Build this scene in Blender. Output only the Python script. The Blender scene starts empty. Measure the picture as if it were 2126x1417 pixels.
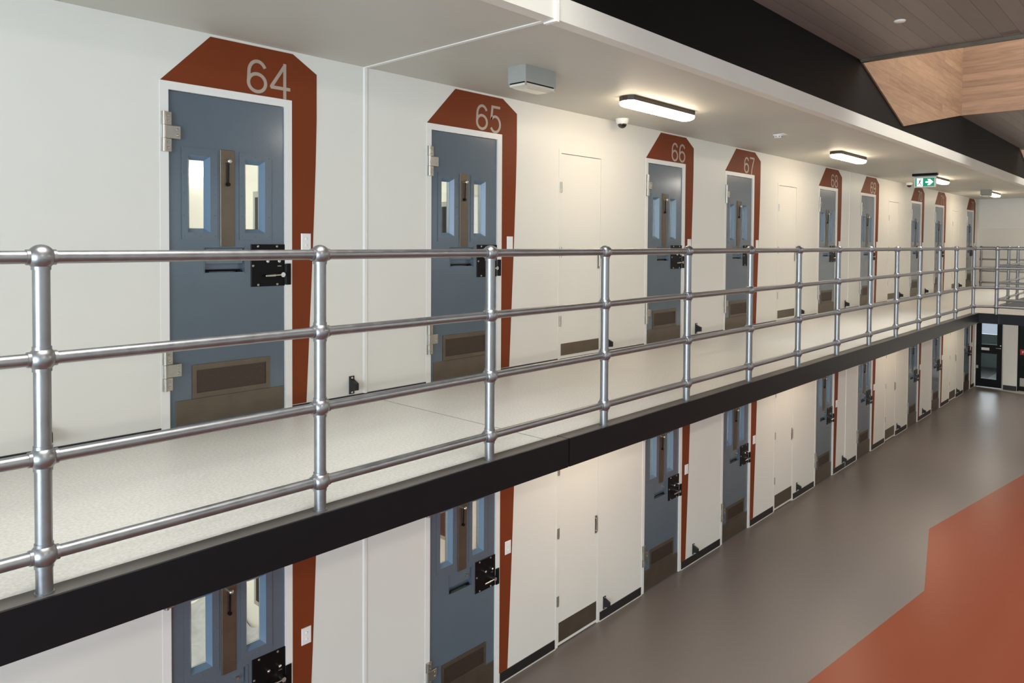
import bpy, math, random
from mathutils import Matrix, Vector
random.seed(7)
SC = bpy.context.scene
COL = SC.collection
PI = math.pi

# ------------------------------------------------------------------ camera
cd = bpy.data.cameras.new('camera')
cam = bpy.data.objects.new('camera', cd)
COL.objects.link(cam)
cd.sensor_width = 36.0
cd.lens = 1532.4715 / 2126 * 36.0
cd.shift_y = -166.2574 / 2126
cd.clip_start = 0.05
cd.clip_end = 200
FW = Vector((0.73332993, 0.67937779, -0.02594287))
RT = Vector((0.67971287, -0.7334513, 0.00629372))
UP = Vector((0.01475202, 0.02224908, 0.99964361))
cam.matrix_world = Matrix(((RT.x, UP.x, -FW.x, 0.0), (RT.y, UP.y, -FW.y, -4.4072),
                           (RT.z, UP.z, -FW.z, 1.12), (0, 0, 0, 1)))
SC.camera = cam
# ------------------------------------------------------------------ world, exposure
w = bpy.data.worlds.new('world'); SC.world = w; w.use_nodes = True
w.node_tree.nodes['Background'].inputs[0].default_value = (0.70, 0.82, 1.0, 1)
w.node_tree.nodes['Background'].inputs[1].default_value = 0.6
SC.view_settings.view_transform = 'Standard'
SC.view_settings.look = 'None'
SC.view_settings.gamma = 1
SC.view_settings.use_curve_mapping = False
SC.view_settings.exposure = -0.02
SC.cycles.use_denoising = True
SC.cycles.max_bounces = 10
SC.cycles.diffuse_bounces = 6
SC.cycles.glossy_bounces = 4
SC.cycles.transparent_max_bounces = 16
SC.cycles.sample_clamp_indirect = 6.0
LAMP = 25.0          # emission of the corridor lamps
CELL = 13.0           # emission of the cell lamps


def area(name, loc, rot, sx, sy, power, col):
    l = bpy.data.lights.new(name, 'AREA')
    l.shape = 'RECTANGLE'; l.size = sx; l.size_y = sy; l.energy = power; l.color = col
    o = bpy.data.objects.new(name, l); COL.objects.link(o)
    o.location = loc; o.rotation_euler = rot
    return o


# daylight behind the glazing of the near end wall, behind the high windows opposite, and over the skylights
area('daylight_end', (-7.4, -6.1, 0.3), (0, math.radians(-90), 0), 5.2, 8.0, 1500, (0.80, 0.90, 1.0))
area('daylight_side', (6.0, -11.4, 1.3), (math.radians(90), 0, 0), 22.0, 2.4, 130, (1.0, 0.97, 0.93))
SKY = ((-1.33, 3.22), (8.2, 12.75), (17.73, 22.28))
for a, b in SKY:
    area('daylight_skylight', ((a + b) / 2, -3.5, 6.1), (0, 0, 0), 4.2, 3.0, 520, (1.0, 0.96, 0.90))

# ------------------------------------------------------------------ materials
MATS = {}


def srgb(r, g, b):
    f = lambda c: (c / 255 / 12.92) if c / 255 <= 0.04045 else ((c / 255 + 0.055) / 1.055) ** 2.4
    return (f(r), f(g), f(b), 1)


def mat(name, col, rough=0.5, metal=0.0, noise=0.0, nscale=20.0, stretch=(1, 1, 1), bump=0.0, bscale=200.0,
        coat=0.0, col2=None, rvar=0.0, spec=0.5):
    m = bpy.data.materials.new(name); m.use_nodes = True
    nt = m.node_tree; b = nt.nodes['Principled BSDF']
    b.inputs['Base Color'].default_value = col
    b.inputs['Roughness'].default_value = rough
    b.inputs['Metallic'].default_value = metal
    b.inputs['Specular IOR Level'].default_value = spec
    b.inputs['Coat Weight'].default_value = coat
    b.inputs['Coat Roughness'].default_value = 0.12
    tc = nt.nodes.new('ShaderNodeTexCoord'); mp = nt.nodes.new('ShaderNodeMapping')
    mp.inputs['Scale'].default_value = stretch
    nt.links.new(tc.outputs['Object'], mp.inputs[0])
    if noise or col2:
        n = nt.nodes.new('ShaderNodeTexNoise'); n.inputs['Scale'].default_value = nscale
        n.inputs['Detail'].default_value = 6
        nt.links.new(mp.outputs[0], n.inputs['Vector'])
        r = nt.nodes.new('ShaderNodeValToRGB')
        c2 = col2 or tuple(min(1, c * (1 + noise)) for c in col[:3]) + (1,)
        c1 = col if col2 else tuple(c * (1 - noise) for c in col[:3]) + (1,)
        r.color_ramp.elements[0].position = 0.32; r.color_ramp.elements[0].color = c1
        r.color_ramp.elements[1].position = 0.68; r.color_ramp.elements[1].color = c2
        nt.links.new(n.outputs[0], r.inputs[0])
        nt.links.new(r.outputs[0], b.inputs['Base Color'])
        if rvar:
            mr = nt.nodes.new('ShaderNodeMapRange')
            mr.inputs[1].default_value = 0.3; mr.inputs[2].default_value = 0.7
            mr.inputs[3].default_value = max(0.02, rough - rvar); mr.inputs[4].default_value = rough + rvar
            nt.links.new(n.outputs[0], mr.inputs[0]); nt.links.new(mr.outputs[0], b.inputs['Roughness'])
    if bump:
        n2 = nt.nodes.new('ShaderNodeTexNoise'); n2.inputs['Scale'].default_value = bscale
        n2.inputs['Detail'].default_value = 3
        nt.links.new(mp.outputs[0], n2.inputs['Vector'])
        bp = nt.nodes.new('ShaderNodeBump'); bp.inputs['Strength'].default_value = bump
        bp.inputs['Distance'].default_value = 0.004
        nt.links.new(n2.outputs[0], bp.inputs['Height']); nt.links.new(bp.outputs[0], b.inputs['Normal'])
    MATS[name] = m
    return m


def mat_emit(name, col, strength):
    m = bpy.data.materials.new(name); m.use_nodes = True
    b = m.node_tree.nodes['Principled BSDF']
    b.inputs['Base Color'].default_value = tuple(c * 0.8 for c in col[:3]) + (1,)
    b.inputs['Emission Color'].default_value = col; b.inputs['Emission Strength'].default_value = strength
    return m


def mat_glass(name, tint=(0.96, 0.98, 0.97, 1), refl=0.5):
    m = bpy.data.materials.new(name); m.use_nodes = True
    nt = m.node_tree; nt.nodes.clear()
    o = nt.nodes.new('ShaderNodeOutputMaterial'); t = nt.nodes.new('ShaderNodeBsdfTransparent')
    t.inputs[0].default_value = tint
    g = nt.nodes.new('ShaderNodeBsdfGlossy'); g.inputs['Roughness'].default_value = 0.03
    fr = nt.nodes.new('ShaderNodeFresnel'); fr.inputs[0].default_value = 1.45
    ml = nt.nodes.new('ShaderNodeMath'); ml.operation = 'MULTIPLY'; ml.inputs[1].default_value = refl
    mx = nt.nodes.new('ShaderNodeMixShader')
    nt.links.new(fr.outputs[0], ml.inputs[0]); nt.links.new(ml.outputs[0], mx.inputs[0])
    nt.links.new(t.outputs[0], mx.inputs[1]); nt.links.new(g.outputs[0], mx.inputs[2])
    nt.links.new(mx.outputs[0], o.inputs[0])
    return m


def mat_boards(name, c1, c2, width, length, axis_w, axis_l, rough=0.5, seam=0.35, grain=0.25, off=0.0):
    """timber boards: 'axis_w' counts the boards, 'axis_l' runs along them (0,1,2 = object x,y,z)"""
    m = bpy.data.materials.new(name); m.use_nodes = True
    nt = m.node_tree; N = nt.nodes.new; L = nt.links.new
    b = nt.nodes['Principled BSDF']; b.inputs['Roughness'].default_value = rough
    tc = N('ShaderNodeTexCoord'); sp = N('ShaderNodeSeparateXYZ'); L(tc.outputs['Object'], sp.inputs[0])

    def math_(op, a, bb=None):
        n = N('ShaderNodeMath'); n.operation = op
        for i, v in enumerate((a, bb)):
            if v is None: continue
            if isinstance(v, (int, float)): n.inputs[i].default_value = v
            else: L(v, n.inputs[i])
        return n.outputs[0]
    wv = math_('ADD', math_('DIVIDE', sp.outputs[axis_w], width), 100.0 + off)
    idx = math_('FLOOR', wv); fr = math_('FRACT', wv)
    wn = N('ShaderNodeTexWhiteNoise'); wn.noise_dimensions = '1D'; L(idx, wn.inputs['W'])
    lv = math_('ADD', math_('DIVIDE', sp.outputs[axis_l], length), math_('MULTIPLY', wn.outputs[0], 7.0))
    lidx = math_('FLOOR', lv); lfr = math_('FRACT', lv)
    wn2 = N('ShaderNodeTexWhiteNoise'); wn2.noise_dimensions = '2D'
    cb = N('ShaderNodeCombineXYZ'); L(idx, cb.inputs[0]); L(lidx, cb.inputs[1]); L(cb.outputs[0], wn2.inputs['Vector'])
    # grain
    mp = N('ShaderNodeMapping'); sc_ = [14.0, 14.0, 14.0]; sc_[axis_l] = 1.2
    mp.inputs['Scale'].default_value = sc_
    ad = N('ShaderNodeVectorMath'); ad.operation = 'ADD'
    cb2 = N('ShaderNodeCombineXYZ')
    for i in range(3): L(math_('MULTIPLY', wn2.outputs[0], 9.0), cb2.inputs[i])
    L(tc.outputs['Object'], ad.inputs[0]); L(cb2.outputs[0], ad.inputs[1]); L(ad.outputs[0], mp.inputs[0])
    n = N('ShaderNodeTexNoise'); n.inputs['Scale'].default_value = 2.2; n.inputs['Detail'].default_value = 7
    n.inputs['Distortion'].default_value = 0.6; L(mp.outputs[0], n.inputs['Vector'])
    mixv = math_('ADD', math_('MULTIPLY', wn2.outputs[0], 1 - grain), math_('MULTIPLY', n.outputs[0], grain * 1.0))
    r = N('ShaderNodeValToRGB'); r.color_ramp.elements[0].color = c1; r.color_ramp.elements[1].color = c2
    r.color_ramp.elements[0].position = 0.1; r.color_ramp.elements[1].position = 0.9
    L(mixv, r.inputs[0])
    s1 = math_('LESS_THAN', fr, 0.045); s2 = math_('LESS_THAN', lfr, 0.004)
    s = math_('MAXIMUM', s1, s2)
    mx = N('ShaderNodeMix'); mx.data_type = 'RGBA'
    L(math_('MULTIPLY', s, seam), mx.inputs[0]); L(r.outputs[0], mx.inputs[6])
    mx.inputs[7].default_value = (0.02, 0.014, 0.01, 1)
    L(mx.outputs[2], b.inputs['Base Color'])
    bp = N('ShaderNodeBump'); bp.inputs['Strength'].default_value = 0.6; bp.inputs['Distance'].default_value = 0.004
    bp.invert = True
    L(s, bp.inputs['Height']); L(bp.outputs[0], b.inputs['Normal'])
    return m


M = {}
M['wall'] = mat('wall_paint', srgb(232, 231, 223), 0.42, noise=0.012, nscale=1.5, bump=0.05, bscale=120)
M['ceil'] = mat('soffit_paint', srgb(200, 199, 190), 0.55, noise=0.03, nscale=1.2, bump=0.05, bscale=90)
M['lip'] = mat('edge_paint', srgb(222, 220, 210), 0.5, noise=0.02, nscale=2)
M['frame'] = mat('frame_paint', srgb(236, 235, 230), 0.35, noise=0.01, nscale=4)
M['black'] = mat('black_paint', srgb(15, 15, 18), 0.42, coat=0.10, spec=0.2, noise=0.06, nscale=3)
M['kerb'] = mat('kerb_top', srgb(84, 80, 76), 0.5, noise=0.06, nscale=9)
M['bulkhead'] = mat('black_bulkhead', srgb(5, 5, 5), 0.6, noise=0.05, nscale=3, spec=0.15)
M['skirt'] = mat('skirting_vinyl', srgb(30, 29, 30), 0.45, noise=0.05, nscale=6)
M['deck'] = mat('deck_vinyl', srgb(216, 215, 209), 0.38, noise=0.12, nscale=75, rvar=0.06, bump=0.05, bscale=150)
M['floor'] = mat('floor_vinyl', srgb(116, 109, 106), 0.36, noise=0.15, nscale=160, rvar=0.05, spec=0.45)
M['orange_floor'] = mat('orange_vinyl', srgb(134, 63, 38), 0.36, noise=0.07, nscale=160, rvar=0.05, spec=0.35)
M['light_floor'] = mat('light_vinyl', srgb(205, 200, 186), 0.35, noise=0.04, nscale=120)
M['seal'] = mat('sealant', srgb(92, 86, 78), 0.7, noise=0.05, nscale=20)
M['door'] = mat('door_enamel', srgb(88, 102, 113), 0.24, noise=0.03, nscale=3, bump=0.12, bscale=70, coat=0.55)
M['blue'] = mat('door_enamel_lit', srgb(108, 130, 150), 0.28, noise=0.02, nscale=5)  # door enamel made paler: light falling on the splayed reveals is painted in
M['bronze'] = mat('brown_steel', srgb(112, 102, 88), 0.38, metal=0.75, noise=0.10, nscale=7, rvar=0.06)
M['mesh'] = mat('dark_mesh', srgb(84, 72, 62), 0.5, metal=0.6, noise=0.35, nscale=260)
M['steel'] = mat('satin_steel', srgb(186, 182, 172), 0.28, metal=0.95, noise=0.05, nscale=20)
M['chrome'] = mat('bright_steel', srgb(222, 220, 214), 0.14, metal=1.0, noise=0.02, nscale=20)
M['lock'] = mat('lock_black', srgb(7, 7, 8), 0.4, noise=0.05, nscale=12, spec=0.2)
M['rubber'] = mat('rubber_black', srgb(26, 27, 27), 0.5, noise=0.05, nscale=12)
M['rust'] = mat('band_paint', srgb(122, 56, 26), 0.55, spec=0.2, noise=0.02, nscale=2)
M['numeral'] = mat('numeral_vinyl', srgb(176, 160, 144), 0.45, noise=0.02, nscale=9)
M['plastic'] = mat('white_plastic', srgb(240, 239, 234), 0.3, noise=0.01, nscale=9)
M['galv'] = mat('galvanised_steel', srgb(146, 148, 150), 0.36, metal=0.9, noise=0.05, nscale=24, rvar=0.06, bump=0.06, bscale=60)
M['brown'] = mat('lamp_body', srgb(62, 50, 44), 0.45, noise=0.05, nscale=12)
M['greybox'] = mat('grey_housing', srgb(158, 160, 154), 0.4, noise=0.02, nscale=12)
M['clear'] = mat('clear_lens', srgb(214, 206, 190), 0.12, noise=0.03, nscale=40, coat=0.5)
M['lamp'] = mat_emit('lamp_diffuser', (1.0, 0.80, 0.58, 1), LAMP)
M['halllamp'] = mat_emit('hall_lamp_diffuser', (1.0, 0.92, 0.82, 1), LAMP * 2.6)
M['celllamp'] = mat_emit('cell_lamp_diffuser', (1.0, 0.97, 0.90, 1), CELL)
M['green'] = mat_emit('exit_green', srgb(0, 150, 112), 0.55)
M['exitwhite'] = mat_emit('exit_white', (0.85, 1.0, 0.95, 1), 1.3)
M['glass'] = mat_glass('pane_glass')
M['bigglass'] = mat_glass('window_glass', (0.97, 0.99, 1, 1), 0.3)
M['dome'] = mat('smoked_dome', srgb(30, 24, 20), 0.08, noise=0.02, nscale=9, coat=0.6)
M['red'] = mat('red_sign', srgb(176, 42, 34), 0.4, noise=0.02, nscale=9)
M['green_hall'] = mat('corridor_paint', srgb(176, 190, 188), 0.5, noise=0.02, nscale=3)
M['linen'] = mat('grey_linen', srgb(170, 174, 178), 0.85, noise=0.10, nscale=14)
M['paper'] = mat('paper_white', srgb(236, 234, 226), 0.7, noise=0.02, nscale=20)
M['plank'] = mat_boards('ceiling_boards', srgb(124, 114, 107), srgb(152, 141, 131), 0.145, 30, 1, 0, rough=0.42, seam=0.5, grain=0.45)
M['wood_s'] = mat_boards('lining_boards', srgb(104, 78, 60), srgb(166, 134, 106), 0.10, 2.4, 2, 0, rough=0.5, seam=0.25, grain=0.72)
M['wood_f'] = mat_boards('lining_boards_end', srgb(98, 72, 54), srgb(150, 118, 92), 0.10, 2.8, 2, 1, rough=0.5, seam=0.25, grain=0.72)


# ------------------------------------------------------------------ mesh builder
class MB:
    def __init__(s): s.v = []; s.f = []; s.sm = []

    def add(s, vs, fs, smooth=False):
        o = len(s.v); s.v += [tuple(p) for p in vs]
        for f in fs: s.f.append(tuple(i + o for i in f)); s.sm.append(smooth)
        return s

    def box(s, x0, x1, y0, y1, z0, z1):
        v = [(x0, y0, z0), (x1, y0, z0), (x1, y1, z0), (x0, y1, z0), (x0, y0, z1), (x1, y0, z1), (x1, y1, z1), (x0, y1, z1)]
        return s.add(v, [(0, 3, 2, 1), (4, 5, 6, 7), (0, 1, 5, 4), (1, 2, 6, 5), (2, 3, 7, 6), (3, 0, 4, 7)])

    def cbox(s, x0, x1, y0, y1, z0, z1, c):
        """box whose front (-y) edges are chamfered by c"""
        v = [(x0 + c, y0, z0 + c), (x1 - c, y0, z0 + c), (x1 - c, y0, z1 - c), (x0 + c, y0, z1 - c),
             (x0, y0 + c, z0), (x1, y0 + c, z0), (x1, y0 + c, z1), (x0, y0 + c, z1),
             (x0, y1, z0), (x1, y1, z0), (x1, y1, z1), (x0, y1, z1)]
        f = [(0, 1, 2, 3), (11, 10, 9, 8)]
        for a, b in ((0, 4), (4, 8)):
            for i in range(4):
                j = (i + 1) % 4
                f.append((a + j, a + i, b + i, b + j))
        return s.add(v, f)

    def prism(s, pts, axis, a, b):
        """polygon pts in the two other axes, extruded along axis from a to b"""
        n = len(pts)

        def P(p, t):
            if axis == 0: return (t, p[0], p[1])
            if axis == 1: return (p[0], t, p[1])
            return (p[0], p[1], t)
        v = [P(p, a) for p in pts] + [P(p, b) for p in pts]
        f = [tuple(range(n)), tuple(range(2 * n - 1, n - 1, -1))]
        for i in range(n):
            j = (i + 1) % n
            f.append((i, i + n, j + n, j))
        return s.add(v, f)

    def cyl(s, p, q, r, n=16, r2=None, caps=True):
        p = Vector(p); q = Vector(q); r2 = r if r2 is None else r2
        d = (q - p).normalized(); a = d.orthogonal().normalized(); b = d.cross(a)
        v = []
        for c, rr in ((p, r), (q, r2)):
            for i in range(n):
                t = 2 * PI * i / n
                v.append(c + a * (rr * math.cos(t)) + b * (rr * math.sin(t)))
        s.add(v, [(i, (i + 1) % n, (i + 1) % n + n, i + n) for i in range(n)], True)
        if caps: s.add(v, [tuple(range(n - 1, -1, -1)), tuple(range(n, 2 * n))])
        return s

    def lathe(s, c, prof, n=24, axis=2):
        """prof: list of (radius, offset along axis)"""
        v = []
        for r, h in prof:
            for i in range(n):
                t = 2 * PI * i / n; x = r * math.cos(t); y = r * math.sin(t)
                if axis == 2: v.append((c[0] + x, c[1] + y, c[2] + h))
                elif axis == 1: v.append((c[0] + x, c[1] + h, c[2] + y))
                else: v.append((c[0] + h, c[1] + x, c[2] + y))
        f = []
        for k in range(len(prof) - 1):
            for i in range(n):
                j = (i + 1) % n
                f.append((k * n + i, k * n + j, (k + 1) * n + j, (k + 1) * n + i))
        s.add(v, f, True)
        m = len(prof) - 1
        s.add(v, [tuple(range(n - 1, -1, -1)), tuple(range(m * n, m * n + n))])
        return s

    def ball(s, c, r, n=16, sq=1.0):
        k = n // 2
        prof = [(r * math.sin(PI * i / k) + 1e-5, -r * sq * math.cos(PI * i / k)) for i in range(k + 1)]
        return s.lathe(c, prof, n)

    def plate(s, x0, x1, z0, z1, holes, y0, y1, ax=(0, 1, 2)):
        """slab in x,z with rectangular holes (hx0,hx1,hz0,hz1), thickness y0..y1; ax maps (u,thickness,w) to xyz"""
        xs = sorted({x0, x1} | {h[0] for h in holes} | {h[1] for h in holes})
        zs = sorted({z0, z1} | {h[2] for h in holes} | {h[3] for h in holes})
        xs = [x for x in xs if x0 <= x <= x1]; zs = [z for z in zs if z0 <= z <= z1]

        def solid(i, j):
            if i < 0 or j < 0 or i >= len(xs) - 1 or j >= len(zs) - 1: return False
            cx = (xs[i] + xs[i + 1]) / 2; cz = (zs[j] + zs[j + 1]) / 2
            return not any(h[0] < cx < h[1] and h[2] < cz < h[3] for h in holes)

        def P(x, y, z):
            o = [0, 0, 0]; o[ax[0]] = x; o[ax[1]] = y; o[ax[2]] = z
            return tuple(o)
        V = {}; vs = []; fs = []

        def vid(i, k, j):
            if (i, k, j) not in V:
                V[(i, k, j)] = len(vs); vs.append(P(xs[i], (y0, y1)[k], zs[j]))
            return V[(i, k, j)]
        for i in range(len(xs) - 1):
            for j in range(len(zs) - 1):
                if not solid(i, j): continue
                fs.append((vid(i, 0, j), vid(i + 1, 0, j), vid(i + 1, 0, j + 1), vid(i, 0, j + 1)))
                fs.append((vid(i, 1, j), vid(i, 1, j + 1), vid(i + 1, 1, j + 1), vid(i + 1, 1, j)))
                if not solid(i - 1, j): fs.append((vid(i, 0, j), vid(i, 0, j + 1), vid(i, 1, j + 1), vid(i, 1, j)))
                if not solid(i + 1, j): fs.append((vid(i + 1, 0, j), vid(i + 1, 1, j), vid(i + 1, 1, j + 1), vid(i + 1, 0, j + 1)))
                if not solid(i, j - 1): fs.append((vid(i, 0, j), vid(i, 1, j), vid(i + 1, 1, j), vid(i + 1, 0, j)))
                if not solid(i, j + 1): fs.append((vid(i, 0, j + 1), vid(i + 1, 0, j + 1), vid(i + 1, 1, j + 1), vid(i, 1, j + 1)))
        return s.add(vs, fs)

    def ribbon(s, pts, hw, y0, y1, closed=False):
        """flat stroke of half width hw along pts (x,z), thickness y0..y1"""
        n = len(pts); L = []; R = []
        for i in range(n):
            if closed: a = pts[i - 1]; b = pts[(i + 1) % n]
            else: a = pts[max(0, i - 1)]; b = pts[min(n - 1, i + 1)]
            dx, dz = b[0] - a[0], b[1] - a[1]; l = math.hypot(dx, dz) or 1
            nx, nz = -dz / l, dx / l; k = 1.0
            if 0 < i < n - 1 or closed:
                e = (pts[i][0] - pts[i - 1][0], pts[i][1] - pts[i - 1][1]); el = math.hypot(*e) or 1
                c = abs((e[0] * dx + e[1] * dz) / (el * l)); k = 1 / max(0.5, c)
            L.append((pts[i][0] + nx * hw * k, pts[i][1] + nz * hw * k)); R.append((pts[i][0] - nx * hw * k, pts[i][1] - nz * hw * k))
        vs = [(p[0], y0, p[1]) for p in L] + [(p[0], y0, p[1]) for p in R] + [(p[0], y1, p[1]) for p in L] + [(p[0], y1, p[1]) for p in R]
        fs = []
        for i in range(n if closed else n - 1):
            j = (i + 1) % n
            fs += [(i, j, n + j, n + i), (2 * n + i, 3 * n + i, 3 * n + j, 2 * n + j),
                   (i, 2 * n + i, 2 * n + j, j), (n + i, n + j, 3 * n + j, 3 * n + i)]
        if not closed:
            fs += [(0, n, 3 * n, 2 * n), (n - 1, 3 * n - 1, 4 * n - 1, 2 * n - 1)]
        return s.add(vs, fs)

    def build(s, name, m, parent=None, label=None):
        me = bpy.data.meshes.new(name)
        me.from_pydata(s.v, [], s.f); me.materials.append(m)
        me.polygons.foreach_set('use_smooth', s.sm)
        me.validate(); me.update()
        o = bpy.data.objects.new(name, me); COL.objects.link(o)
        if parent: o.parent = parent
        if label: o['label'] = label
        return o


def tag(o, label, cat, group=None, kind=None):
    o['label'] = label; o['category'] = cat
    if group: o['group'] = group
    if kind: o['kind'] = kind
    return o


def thing(name, loc, label, cat, group=None, kind=None, rotz=0):
    o = bpy.data.objects.new(name, None); COL.objects.link(o)
    o.location = loc; o.rotation_euler = (0, 0, rotz); o.empty_display_size = 0.1
    return tag(o, label, cat, group, kind)


def dup(root, loc, label, group=None, name=None, skip=()):
    r = root.copy(); COL.objects.link(r); r.location = loc
    if name: r.name = name
    r['label'] = label
    if group: r['group'] = group
    for ch in list(root.children):
        if ch.name.split('.')[0] in skip: continue
        c = ch.copy(); COL.objects.link(c); c.parent = r
        for g in ch.children:
            d = g.copy(); COL.objects.link(d); d.parent = c
    return r


def struct(name, mb, m, label, cat):
    return tag(mb.build(name, m), label, cat, kind='structure')


# ------------------------------------------------------------------ plan of the place
ZL = -2.687                                  # module origin of the lower level (floor at -2.762)
ZF = -2.762
CEIL = 2.368
XN, XE = -6.0, 23.5                          # near end and far end of the hall
YO = -11.0                                   # opposite wall
DOORX = {64: 1.804, 65: 3.820, 66: 6.935, 67: 8.775, 68: 11.945, 69: 13.935, 70: 17.10, 71: 19.03, 72: 22.22}
CLOX = [5.43, 10.38, 15.56, 20.70]
LAMPX = [5.25, 10.2, 15.05, 20.1]
JOINTX = [3.195, 13.31]

# ---- walls
def wall_holes(z0):
    h = [(x - 0.05, x + 0.80, z0 + (0.0 if z0 == 0 else -0.075) - 0.001, z0 + 2.045) for x in DOORX.values()]
    h += [(x - 0.035, x + 0.67, z0 + (0.0 if z0 == 0 else -0.075) - 0.001, z0 + 1.995) for x in CLOX]
    return h


def wall_run(name, z0, zb, zt, label):
    m = MB().plate(XN, XE, zb, zt, [(a, b, zb - 1, d) for a, b, c, d in wall_holes(z0)], 0.0, 0.13)
    return struct(name, m, M['wall'], label, 'wall')


wall_run('wall_left', 0.0, 0.0, CEIL, 'long off-white cell wall of the upper walkway, with the numbered doors')
wall_run('wall_left_lower', ZL, ZF, -0.30, 'long off-white cell wall of the lower floor, under the walkway')

# ---- decks, ceilings
dk = MB()
for a, b in ((XN, 3.190), (3.200, XE)): dk.box(a, b, -1.715, 3.0, -0.16, 0.0)
struct('floor_walkway', dk, M['deck'], 'speckled beige floor of the upper walkway along the cell doors', 'floor')
bd = MB().box(14.17, 15.85, YO, -1.715, -0.155, 0.0)
struct('floor_bridge', bd, M['deck'], 'beige floor of the cross bridge behind the far railing corner', 'floor')
struct('trim_1', MB().box(3.1905, 3.1995, -1.70, -0.002, -0.15, -0.002), M['seal'], 'thin dark joint line across the beige walkway floor', 'floor joint')

# walkway edge: kerb top and black fascia, in lengths
def fascia(a, b, label, yo=-1.80, yi=-1.70):
    t = thing('trim_2', ((a + b) / 2, yo, 0), label, 'edge beam', kind='structure')
    l = (b - a) / 2
    MB().box(-l, l, -0.012, 0.0, -0.158, 0.004).box(-l, l, 0.0, 0.10, -0.158, -0.15).build('fascia_plate', M['black'], t)
    MB().box(-l, l, 0.0, 0.085, -0.02, 0.004).build('kerb_strip', M['kerb'], t, 'grey top of the black edge beam')
    return t


fascia(XN, 3.285, 'black steel edge beam of the walkway, near length left of the joint')
fascia(3.295, 14.10, 'black steel edge beam of the walkway, long length right of the joint').name = 'trim_3'
fascia(15.93, XE, 'black steel edge beam of the walkway beyond the bridge').name = 'trim_4'
for nm, x, sgn, lab in (('trim_5', 14.10, 1, 'near side'), ('trim_6', 15.92, -1, 'far side')):
    t = thing(nm, (x, -1.8, 0), 'black steel edge beam on the %s of the cross bridge' % lab, 'edge beam', kind='structure')
    MB().box(min(0, 0.012 * sgn), max(0, 0.012 * sgn), -0.285 if sgn > 0 else -9.2, 0.0, -0.158, 0.004).build('fascia_plate', M['black'], t)
    if sgn > 0: MB().box(0, 0.012, -9.2, -0.292, -0.158, 0.004).build('fascia_plate', M['black'], t)
    MB().box(min(0.012 * sgn, 0.085 * sgn), max(0.012 * sgn, 0.085 * sgn), -9.2, 0.085, -0.02, 0.003).build('kerb_strip', M['kerb'], t, 'grey top of the black edge beam')

# concrete soffit over the upper walkway with its downstand edge
for i, (a, b) in enumerate(((XN, 3.185), (3.205, XE))):
    struct('ceiling_soffit' if i == 0 else 'ceiling_soffit_far', MB().box(a, b, -1.70, 3.0, CEIL, 2.62), M['ceil'],
           ('near' if i == 0 else 'long far') + ' panel of the painted soffit over the upper walkway', 'ceiling')
    e = MB().prism([(-1.77, 2.36), (-1.70, 2.352), (-1.70, 2.50), (-1.77, 2.495)], 0, a, b)
    struct('trim_%d' % (7 + i), e, M['lip'], ('near' if i == 0 else 'far') + ' length of the pale edge along the soffit, below the black bulkhead', 'ceiling edge')
struct('ceiling_lower', MB().box(XN, XE, -1.45, 3.0, -0.31, -0.1601), M['ceil'], 'painted soffit over the lower cell doors, under the walkway', 'ceiling')
# joint strips: down the wall, across the soffit, down the edge
for i, x in enumerate(JOINTX):
    wd = 0.022 if i == 0 else 0.008
    j = MB()
    j.prism([(x - wd, 0.0), (x - wd * .5, -0.008), (x + wd * .5, -0.008), (x + wd, 0.0)], 2, 0.02, CEIL - 0.006)
    j.prism([(x - wd, 0.0), (x - wd * .5, -0.008), (x + wd * .5, -0.008), (x + wd, 0.0)], 2, ZF + 0.005, -0.32)
    if i == 0:
        j.box(x - 0.014, x + 0.014, -1.70, 0, CEIL - 0.006, CEIL + 0.01)
        j.box(x - 0.014, x + 0.014, -1.782, -1.69, 2.345, 2.495)
    struct('trim_%d' % (9 + i), j, M['frame'], ('white joint strip down the cell wall between doors 64 and 65' if i == 0 else 'thin joint strip down the cell wall between doors 68 and 69'), 'joint strip')

# black bulkhead and timber ceiling
bk = MB()
def bulk(a, b): bk.box(a, b, -1.765, -1.70, 2.49, 3.12)
cur = XN
for a, b in SKY:
    bulk(cur, a)
    # the wall dips to a point under the skylight's side lining
    pk = a + 1.6
    bk.prism([(a, 2.49), (b, 2.49), (b, 3.065), (pk, 2.553), (a, 3.065)], 1, -1.765, -1.70)
    cur = b
bulk(cur, XE)
struct('wall_bulkhead', bk, M['bulkhead'], 'matt black bulkhead between the pale edge and the timber ceiling', 'wall')
ZP = 3.065
cp = MB().plate(XN, XE, YO, -1.70, [(a + 0.1, b, -5.2, -1.78) for a, b in SKY], ZP, ZP + 0.06, ax=(0, 2, 1))
struct('ceiling', cp, M['plank'], 'grey-brown timber board ceiling high over the hall', 'ceiling')
for k, (a, b) in enumerate(SKY):
    pk = a + 1.6
    t = thing('skylight_shaft', (a, -1.77, ZP), ['timber-lined skylight shaft nearest, above and behind the frame', 'timber-lined skylight shaft in the ceiling, the large one in view', 'timber-lined skylight shaft farthest along the ceiling'][k], 'skylight', kind='structure')
    L = b - a
    MB().prism([(0, 0), (pk - a, -0.512), (L, 0), (L, 2.9), (0, 2.9)], 1, -0.012, 0.03).build('side_lining', M['wood_s'], t)
    MB().box(L - 0.005, L + 0.05, -3.43, -0.012, -0.004, 2.9).build('end_lining', M['wood_f'], t)
    MB().box(0.05, 0.10, -3.43, -0.012, -0.004, 2.9).build('end_lining', M['wood_f'], t)
    MB().box(0.1, L, -3.48, -3.43, 0.0, 2.9).build('side_lining', M['wood_s'], t)
    MB().box(-0.0, 0.052, -9.0, -0.012, -0.035, -0.001).build('edge_board', M['bronze'], t, 'dark brown edge board of the opening')
    MB().box(0.1, L, -3.43, -0.012, 2.86, 2.88).build('skylight_pane', M['bigglass'], t)

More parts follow.
